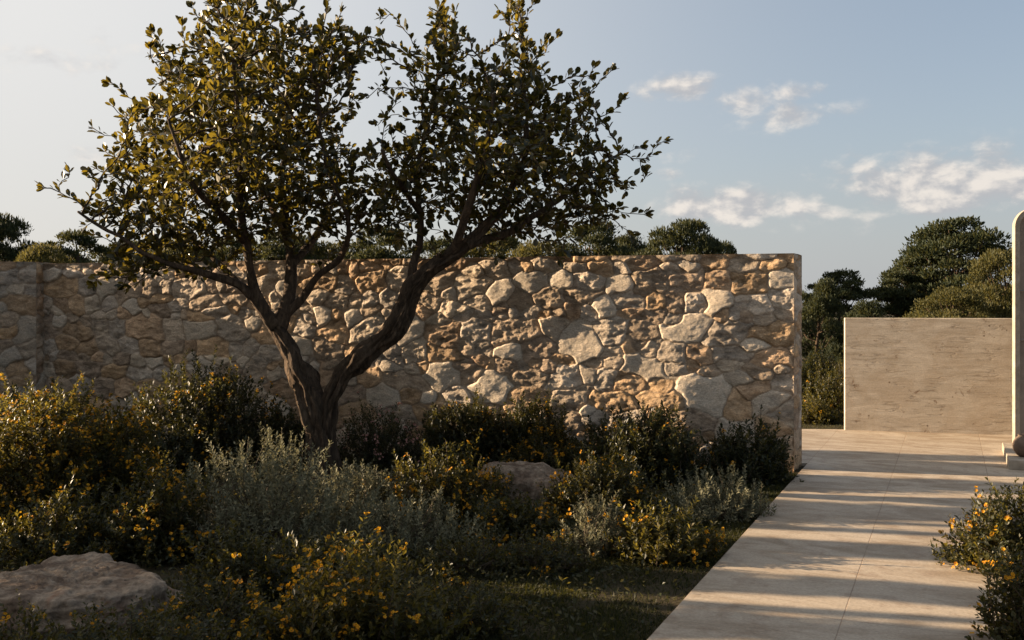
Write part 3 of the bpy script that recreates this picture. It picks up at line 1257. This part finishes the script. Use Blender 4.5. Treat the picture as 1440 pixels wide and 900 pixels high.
# ------------------------------------------------------------------ shrubs
KINDS = {
    # leaf length, leaf width ratio, leaves per shoot, shoots per m2 of dome, shoot length, uprightness, leaf mat, flower mat, flower share, flower size
    'yellow': dict(L=.044, wr=.52, lps=20, dens=190, sl=.26, up=.45, mat='yellow_leaf', fl='petal', fp=.40, fs=.022),
    'green': dict(L=.042, wr=.52, lps=20, dens=195, sl=.24, up=.4, mat='green_leaf', fl='petal', fp=.28, fs=.022),
    'dark': dict(L=.056, wr=.46, lps=18, dens=190, sl=.26, up=.5, mat='dark_leaf', fl='petal', fp=.08, fs=.022),
    'pink': dict(L=.038, wr=.5, lps=18, dens=160, sl=.24, up=.45, mat='dark_leaf', fl='petal_pink', fp=.30, fs=.022),
    'silver': dict(L=.038, wr=.42, lps=22, dens=135, sl=.22, up=.56, mat='silver_leaf', fl=None, fp=0, fs=0),
    'silver_bloom': dict(L=.034, wr=.42, lps=22, dens=150, sl=.20, up=.6, mat='silver_leaf', fl='petal', fp=.10, fs=.020),
    'low': dict(L=.030, wr=.6, lps=14, dens=190, sl=.16, up=.35, mat='green_leaf', fl='petal', fp=.10, fs=.018),
}


def shrub(name, kind, x, y, w, d, h, seed, label, group, z=0.0, fmul=1.0):
    K = KINDS[kind]
    r = np.random.default_rng(1000 + seed)
    root = empty(name, (x, y, z))
    tag(root, label, 'shrub', group)
    area = math.pi * (w / 2) * (d / 2) + math.pi * (w + d) / 2 * h * .7
    n = int(K['dens'] * area) + 40

    def tips(n, shrink):
        th = r.uniform(0, 2 * math.pi, n)
        cz = r.uniform(-.08, 1, n)
        sz = np.sqrt(np.clip(1 - cz ** 2, 0, 1))
        dr = np.stack([np.cos(th) * sz, np.sin(th) * sz, cz], -1)
        lump = .62 + .62 * fbm(dr * 2.1 + seed * 3.3, 3, seed) + r.normal(size=n) * .07
        lump = lump * shrink
        P = dr * lump[:, None] * np.array([w / 2, d / 2, h])
        P[:, 2] = np.maximum(P[:, 2], .02)
        return P, dr
    P1, d1 = tips(n, np.ones(n))
    m = int(n * .75)
    P2, d2 = tips(m, r.uniform(.45, .92, m))
    P, dr = np.vstack([P1, P2]), np.vstack([d1, d2])
    N = len(P)
    outer = np.arange(N) < n
    up = K['up']
    ax = unit(dr * (1 - up) + np.array([0, 0, up]) + r.normal(size=(N, 3)) * .22)
    sl = K['sl'] * r.uniform(.6, 1.35, N) * min(1.0, .45 + h)
    # a few longer shoots break the outline
    lg = outer & (r.random(N) < .09)
    P[lg] += ax[lg] * (sl[lg] * .45)[:, None]
    kk = K['lps']
    t = (np.arange(kk) + .3) / kk
    t = .12 + .88 * t
    ang = np.arange(kk) * 2.4
    side = unit(np.cross(ax, rand_dirs(N, r)))
    side2 = np.cross(ax, side)
    bend = unit(r.normal(size=(N, 3))) * .12
    pos = (P[:, None] - ax[:, None] * (sl[:, None] * (1 - t[None]))[..., None] + bend[:, None] * (sl[:, None] * (t[None] * (1 - t[None])))[..., None])
    rad = side[:, None] * np.cos(ang)[None, :, None] + side2[:, None] * np.sin(ang)[None, :, None]
    opn = (1.15 - .5 * t)[None, :, None]
    ld = unit(ax[:, None] * .75 + rad * opn + r.normal(size=(N, kk, 3)) * .25)
    ln = unit(ax[:, None] * 1.0 - rad * .4 + np.array([0, 0, .5]) + r.normal(size=(N, kk, 3)) * .3)
    ll = K['L'] * r.uniform(.6, 1.25, (N, kk)) * (1.05 - .35 * t[None])
    pos, ld, ln, ll = pos.reshape(-1, 3), ld.reshape(-1, 3), ln.reshape(-1, 3), ll.ravel()
    ok = pos[:, 2] > .004
    pos, ld, ln, ll = pos[ok], ld[ok], ln[ok], ll[ok]
    V, fs = scatter(pos, ld, ln, ll, ll * K['wr'], LEAF2)
    mesh_np('foliage', V, fs, M[K['mat']], root)
    # stems
    acc = Acc()
    idx = r.choice(N, min(N, 90), replace=False)
    for i in idx:
        b0 = np.array([r.normal() * w * .07, r.normal() * d * .07, -.01])
        e = P[i]
        s = e - ax[i] * sl[i]
        mid = (b0 + s) * .5 + np.array([0, 0, .08 * h])
        V, fs = tube(np.array([b0, mid, s, e]), [.006, .0045, .003, .0015], 4)
        acc.add(V, fs)
    acc.build('stems', M['twig'], root)
    if K['fl']:
        cand = np.where(outer)[0]
        cl = fbm(P[cand] * 3.0 + seed, 2, seed + 5)
        sel = cand[(r.random(len(cand)) < K['fp'] * fmul * np.clip((cl - .34) * 4.5, 0, 1.6))]
        if len(sel):
            fp, fd = [], []
            for q in range(6):
                s2 = sel if q == 0 else sel[r.random(len(sel)) < .6]
                fp.append(P[s2] + ax[s2] * .01 - ax[s2] * r.uniform(0, .025 if q else .005, (len(s2), 1)) + r.normal(size=(len(s2), 3)) * (.013 if q else .004))
                fd.append(unit(ax[s2] + r.normal(size=(len(s2), 3)) * .6))
            fp, fd = np.vstack(fp), np.vstack(fd)
            sz = K['fs'] * r.uniform(.7, 1.25, len(fp))
            tng = unit(np.cross(fd, rand_dirs(len(fp), r)))
            V, fs = scatter(fp, tng, fd, sz, sz, FLOWER)
            fo = mesh_np('blossom', V, fs, M[K['fl']], root)
            fo['kind'] = 'stuff'
    return root


def S(name, kind, px, base, wpx, top, label, group, dfac=.8, fmul=1.0):
    Y = gy(base)
    x = (px - 720) / F * Y
    w = wpx / F * Y
    h = CH - (top - HY) / F * Y
    S.k += 1
    d = min(w * dfac, 1.5)
    yy = Y + d * .3
    x = x * yy / Y
    h = CH - (top - HY) / F * yy
    return shrub(name, kind, x, yy, w * 1.08, d, max(h, .12) * .98, S.k, label, group, fmul=fmul)


S.k = 0
GY_, GD, GS, GL = 'yellow flowering shrubs in the garden', 'dark shrubs along the stone wall', 'silver leaved shrubs in the garden', 'low leafy plants near the ground'
# back row, against the wall
S('dark_shrub', 'dark', 60, 668, 220, 545, 'dark bushy shrub at the left foot of the stone wall', GD)
S('dark_shrub', 'dark', 290, 672, 215, 512, 'tall dark shrub dotted yellow, left of the trunk by the wall', GD, fmul=3.0)
S('dark_shrub', 'dark', 400, 664, 120, 572, 'small dark shrub just left of the tree trunk', GD)
S('flowering_shrub', 'pink', 535, 664, 150, 566, 'dark shrub with dusty pink flowers right of the trunk', GD)
S('dark_shrub', 'dark', 660, 656, 150, 555, 'dark shrub with pointed leaves midway along the wall', GD)
S('dark_shrub', 'dark', 755, 662, 130, 558, 'dark shrub at wall foot behind the sunlit boulder', GD)
S('flowering_shrub', 'green', 780, 672, 150, 605, 'green shrub with few flowers just behind the boulder', GY_)
S('dark_shrub', 'dark', 905, 685, 200, 563, 'large dark shrub below the golden patch of the wall', GD, fmul=1.6)
S('dark_shrub', 'dark', 1050, 684, 135, 590, 'dark shrub beside the right end of the stone wall', GD)
# middle
S('flowering_shrub', 'yellow', 60, 752, 260, 520, 'tall yellow flowering shrub at the left edge', GY_, fmul=1.5)
S('flowering_shrub', 'yellow', 165, 735, 150, 560, 'yellow flowering shrub between tall left shrub and silver shrub', GY_, fmul=1.2)
S('flowering_shrub', 'green', 225, 795, 170, 655, 'loose green shrub with yellow flowers behind the large boulder', GY_, fmul=1.4)
S('silver_shrub', 'silver', 370, 785, 300, 600, 'large silver green shrub in front of the tree trunk', GS)
S('silver_shrub', 'silver', 575, 785, 215, 690, 'low spreading silver shrub right of the large silver one', GS)
S('silver_shrub', 'silver', 505, 735, 140, 640, 'upright silver shrub right of the tree trunk base', GS)
S('flowering_shrub', 'green', 625, 738, 165, 622, 'green shrub with orange yellow flowers left of the small boulder', GY_, fmul=1.3)
S('flowering_shrub', 'green', 720, 760, 150, 690, 'low green flowering shrub in front of the small boulder', GY_)
S('flowering_shrub', 'green', 845, 730, 160, 632, 'green shrub with few flowers right of the small boulder', GY_, fmul=.7)
S('silver_shrub', 'silver', 1010, 735, 170, 655, 'small silver shrub beside the path near the wall end', GS)
S('silver_shrub', 'silver_bloom', 838, 785, 120, 700, 'small silver shrub left of the sunlit yellow green shrub', GS)
S('flowering_shrub', 'yellow', 930, 795, 150, 702, 'sunlit yellow green shrub near the lawn and path', GY_)
S('low_shrub', 'low', 765, 810, 150, 742, 'low green mound at the back of the lawn', GL)
# front
S('flowering_shrub', 'yellow', 500, 945, 320, 765, 'yellow flowering shrub at the bottom, in front of the silver shrub', GY_, fmul=.85)
S('low_shrub', 'low', 305, 915, 210, 800, 'low leafy plant right of the large boulder', GL, fmul=2)
S('low_shrub', 'low', 160, 985, 300, 855, 'low leafy plant with yellow dots below the large boulder', GL, fmul=2)
S('low_shrub', 'low', 20, 1000, 180, 850, 'low leafy plant at the lower left corner', GL)
S('low_shrub', 'low', 650, 900, 150, 820, 'low leafy plant between front flowering shrub and lawn', GL)
S('flowering_shrub', 'green', 345, 860, 190, 735, 'dark green shrub between the large boulder and front shrub', GY_, fmul=.5)
S('flowering_shrub', 'green', 90, 800, 220, 690, 'dark green shrub directly behind the large boulder', GY_, fmul=.5)
S('flowering_shrub', 'green', 455, 835, 170, 745, 'low dark green shrub below the large silver shrub', GY_, fmul=.3)
S('low_shrub', 'low', 660, 815, 150, 750, 'low green mound in front of the spreading silver shrub', GL)
S('low_shrub', 'low', 250, 990, 220, 850, 'low leafy plant at the bottom edge, left of front shrub', GL)
S('flowering_shrub', 'yellow', 690, 720, 110, 655, 'small yellow shrub touching the small boulder on its left', GY_, fmul=.8)
# right of the path
S('flowering_shrub', 'green', 1425, 815, 190, 672, 'upper green shrub with yellow flowers at right edge of the path', GY_, fmul=.6)
S('flowering_shrub', 'green', 1455, 925, 170, 770, 'lower green shrub at the bottom right corner', GY_, fmul=.6)


# far shrubs between the walls
def far_shrub(px, Y, w, h, kind, seed, label):
    x = (px - 720) / F * Y
    shrub('garden_shrub', kind, x, Y, w, w * .8, h, seed, label, 'shrubs beyond the terrace', fmul=.12)


far_shrub(1140, 14.6, 1.0, .95, 'dark', 201, 'dark shrub beyond the terrace close to the stone wall')
far_shrub(1178, 14.2, 1.1, .85, 'green', 202, 'green shrub beyond the terrace close to the concrete wall')
far_shrub(1150, 13.6, .7, .34, 'yellow', 203, 'low yellow green plant at terrace edge between the walls')


# ------------------------------------------------------------------ grass and ground cover
def build_grass():
    r = np.random.default_rng(5)
    n = 120000
    y = r.uniform(3.9, 10.2, n)
    x = path_left_x(y) - np.abs(r.normal(size=n)) * 1.3 - .004
    # far strip
    P = np.stack([x, y, np.zeros(n)], -1)
    keep = y < wall_y(x) - .1
    P = P[keep]
    m = 7000
    x2 = r.uniform(1.5, 6.5, m)
    y2 = 13.32 - (x2 + 3) * .085 + r.uniform(0, 1.2, m)
    P = np.vstack([P, np.stack([x2, y2, np.zeros(m)], -1)])
    dens = fbm(P * 2.2, 3, 60)
    P = P[r.random(len(P)) < np.clip((dens - .25) * 3, .15, 1)]
    n = len(P)
    d = unit(np.stack([r.normal(size=n), r.normal(size=n), r.uniform(.6, 2.2, n)], -1))
    L = r.uniform(.025, .075, n)
    V, fs = scatter(P, d, rand_dirs(n, r), L, .006, BLADE)
    o = mesh_np('grass', V, fs, M['grass'])
    tag(o, 'short dark lawn grass beside the path', 'grass', kind='stuff')
    # ground cover leaves all over the bed
    n = 60000
    y = r.uniform(3.6, 11.5, n)
    x = r.uniform(-1, 1, n) * y * .56
    ok = (x < path_left_x(y) - .05) & (y < wall_y(x) - .08)
    P = np.stack([x, y, np.zeros(n)], -1)[ok]
    dens = fbm(P * 1.6 + 5, 3, 70)
    lawn = np.clip((path_left_x(P[:, 1]) - P[:, 0]) / 1.6, .1, 1)
    P = P[r.random(len(P)) < np.clip((dens - .3) * 3.5, .1, 1) * lawn]
    P[:, 2] = r.uniform(.005, .10, len(P)) * np.clip(fbm(P * 3, 2, 71) * 1.5, .2, 1)
    n = len(P)
    d = unit(np.stack([r.normal(size=n), r.normal(size=n), r.uniform(-.1, 1.0, n)], -1))
    L = r.uniform(.02, .045, n)
    V, fs = scatter(P, d, unit(np.array([0, 0, 1.0]) + r.normal(size=(n, 3)) * .5), L, L * .55, LEAF2)
    o = mesh_np('ground_cover', V, fs, M['green_leaf'])
    tag(o, 'low creeping ground cover leaves between the shrubs', 'ground cover', kind='stuff')


build_grass()


# ------------------------------------------------------------------ background trees
def bg_tree_proto(seed, H, R, mat, n_clump=34, per=420, leaf=.11, cz0=.42, flat=.6):
    r = np.random.default_rng(seed)
    root = empty('background_tree', (0, 0, 0))
    acc = Acc()
    P, R_ = resample([(0, 0, -.05), (.05 * R, .03, H * .3), (-.04 * R, 0, H * .62), (0, .03, H * .85)], [H * .035, H * .028, H * .018, H * .008], .2)
    acc.add(*tube(P, R_, 10, seed, .2))
    cs, rr = [], []
    tries = 0
    while len(cs) < n_clump and tries < 4000:
        tries += 1
        th = r.uniform(0, 2 * math.pi)
        v = r.uniform(0, 1)
        prof = math.sin(math.pi * (0.12 + .82 * v) ** .8) ** .7
        rad = R * prof * math.sqrt(r.uniform(.12, 1)) * (.62 + .5 * float(vnoise(np.array([math.cos(th) * 1.6 + seed, math.sin(th) * 1.6, v * 2.2]), 4)))
        c = np.array([rad * math.cos(th), rad * math.sin(th), H * (cz0 + (1 - cz0 - .05) * v)])
        q = R * r.uniform(.15, .27)
        if all(np.linalg.norm(c - o) > (.72 if flat > .7 and H < 4.5 else .98) * q for o in cs):
            cs.append(c)
            rr.append(q)
    LP, LD = [], []
    for c, q in zip(cs, rr):
        s = np.array([0, 0, min(c[2] * .72, H * .8)])
        mid = (s + c) * .5 - np.array([0, 0, .06 * H])
        acc.add(*tube(np.array([s, mid, c]), [H * .009, H * .006, H * .003], 5))
        k = int(1.7 * per * (q / (R * .23)) ** 2)
        d = rand_dirs(k, r)
        d[:, 2] = np.where(d[:, 2] < -.3, -d[:, 2], d[:, 2])
        lum = .62 + .75 * fbm(d * 2.6 + c, 3, seed)
        pos = c + d * (q * lum * r.uniform(.35, 1.3, k) ** .7)[:, None] * np.array([1.1, 1.1, flat])
        LP.append(pos)
        LD.append(unit(d * .8 + np.array([0, 0, .6]) + r.normal(size=(k, 3)) * .5))
    LP, LD = np.vstack(LP), np.vstack(LD)
    L = leaf * r.uniform(.6, 1.3, len(LP))
    V, fs = scatter(LP, LD, rand_dirs(len(LP), r), L, L * .42, LEAF2)
    acc.build('trunk', M['bark'], root, True)
    mesh_np('crown', V, fs, mat, root)
    return root


protos = [bg_tree_proto(301, 5.0, 2.7, M['far_leaf'], 54, 400, .15, .24, .58), bg_tree_proto(302, 5.0, 2.4, M['far_leaf'], 50, 400, .15, .2, .62),
          bg_tree_proto(303, 4.0, 2.2, M['far_olive'], 54, 330, .12, .16, .75), bg_tree_proto(304, 3.2, 2.0, M['far_leaf'], 34, 520, .11, .06, .8)]
used = [False] * 4


def bg_tree(px, Y, top_py, wpx, proto, label, rz):
    o = protos[proto]
    if used[proto]:
        o = copy_tree(protos[proto])
    used[proto] = True
    H0, R0 = ((5.0, 2.7), (5.0, 2.4), (4.0, 2.2), (3.2, 2.0))[proto]
    h = CH - (top_py - HY) / F * Y
    w = wpx / F * Y
    o.location = ((px - 720) / F * Y, Y, 0)
    o.scale = (w / (2 * R0), w / (2 * R0), h / H0)
    o.rotation_euler = (0, 0, rz)
    tag(o, label, 'tree', 'trees behind the walls')


bg_tree(1345, 30, 312, 200, 0, 'large dark pine rising above the concrete wall', .3)
bg_tree(1180, 29, 384, 130, 1, 'dark round tree between the stone wall and concrete wall', 1.2)
bg_tree(1412, 24, 352, 130, 2, 'olive green tree at the right edge beside the portal', 2.0)
bg_tree(1262, 30, 385, 110, 1, 'dark tree at the left foot of the large pine', 4.0)
bg_tree(1340, 23, 405, 130, 2, 'low olive bush tree directly behind the concrete wall', 4.1)
bg_tree(1230, 22, 428, 110, 3, 'low dark bush tree behind concrete wall left end', .5)
bg_tree(1150, 20, 400, 110, 3, 'dark bushy tree showing through the gap between the walls', 2.5)
bg_tree(960, 30, 313, 150, 0, 'dark pine showing above the right half of the stone wall', 2.2)
bg_tree(830, 32, 318, 170, 1, 'dark tree above the wall, right of the tree crown', .9)
bg_tree(1020, 33, 345, 90, 1, 'small dark treetop above the wall near its right end', 2.9)
bg_tree(690, 33, 322, 160, 2, 'olive green treetop above the wall behind the right stem', .2)
bg_tree(540, 32, 325, 170, 1, 'dark tree above the wall between the two crown halves', 5.0)
bg_tree(400, 33, 330, 170, 0, 'dark tree above the wall behind the central limbs', 4.4)
bg_tree(250, 32, 335, 180, 2, 'olive green treetop above the wall behind the left branch', 1.5)
bg_tree(110, 31, 330, 150, 1, 'dark tree above the wall near the left edge', 3.3)
bg_tree(-8, 30, 298, 130, 0, 'tallest dark tree at the left edge behind the wall', 5.5)
bg_tree(60, 27, 345, 120, 2, 'low olive tree in front of the tallest left tree', 3.9)

bg_tree(760, 31, 340, 140, 2, 'low olive treetop above the wall right of the right stem', 2.7)
bg_tree(890, 34, 334, 120, 0, 'dark treetop above the wall between two taller pines', 5.7)
bg_tree(615, 34, 340, 150, 1, 'low dark treetop above the wall left of the right stem', 1.1)
bg_tree(470, 33, 342, 140, 2, 'low olive treetop above the wall between the limbs', 3.0)
bg_tree(330, 34, 340, 140, 1, 'low dark treetop above the wall behind the left limbs', 4.6)
bg_tree(180, 33, 342, 150, 0, 'low dark treetop above the wall behind the lowest left branch', 2.4)
bg_tree(1300, 33, 352, 130, 1, 'dark round tree left of the large pine, behind it', 3.6)
# unseen bushes and trees added left of the view to shade garden and path
def shade_caster(o, x, y, w, h, wh, rz, label, group):
    o.location = (x, y, 0)
    o.scale = (w / wh[0], w / wh[0], h / wh[1])
    o.rotation_euler = (0, 0, rz)
    tag(o, label, 'tree', group)


BT = 'added shade bushes left of the garden'
for i, (x, y, h, w) in enumerate(((-8.2, 4.4, 3.0, 2.2), (-8.5, 6.1, 2.95, 2.1), (-8.3, 8.0, 1.7, 2.0), (-8.9, 9.6, 1.9, 1.6))):  # hedge added out of view to keep the front beds shaded
    shade_caster(copy_tree(protos[3]), x, y, w, h, (4, 3.2), 1.3 * i, 'added unseen bush tree that shades the garden from the left', BT)
DT = 'added shade trees left of the garden'
shade_column = bg_tree_proto(311, 3.4, .30, M['far_leaf'], 130, 170, .08, .04, 2.0)  # foliage columns added to throw shadow stripes over the path
for i, (x, y, w, h) in enumerate(((-6.3, 9.45, .20, 3.1), (-6.4, 9.12, .14, 3.2), (-6.2, 8.78, .2, 3.0), (-6.2, 8.2, .5, 3.3), (-6.1, 7.2, .48, 3.3), (-6.3, 6.78, .14, 3.1), (-6.2, 6.4, .5, 3.2))):
    shade_caster(shade_column if i == 0 else copy_tree(shade_column), x, y, w, h, (.6, 3.4), 1.1 * i, 'added unseen slender column of foliage casting a shadow stripe on the path', 'added shade columns left of the garden')
shade_caster(copy_tree(shade_column), -7.4, 9.72, .70, 3.9, (.6, 3.4), .4, 'added unseen tall column of foliage shading the far path', 'added shade columns left of the garden')  # wider columns added to darken the far bands of the path
shade_caster(copy_tree(shade_column), -7.5, 11.08, .86, 3.9, (.6, 3.4), 1.9, 'added unseen tall column of foliage shading the far path', 'added shade columns left of the garden')
shade_caster(copy_tree(shade_column), -8.1, 12.95, .75, 4.0, (.6, 3.4), 2.1, 'added unseen broad column of foliage shading a strip of terrace', 'added shade columns left of the garden')
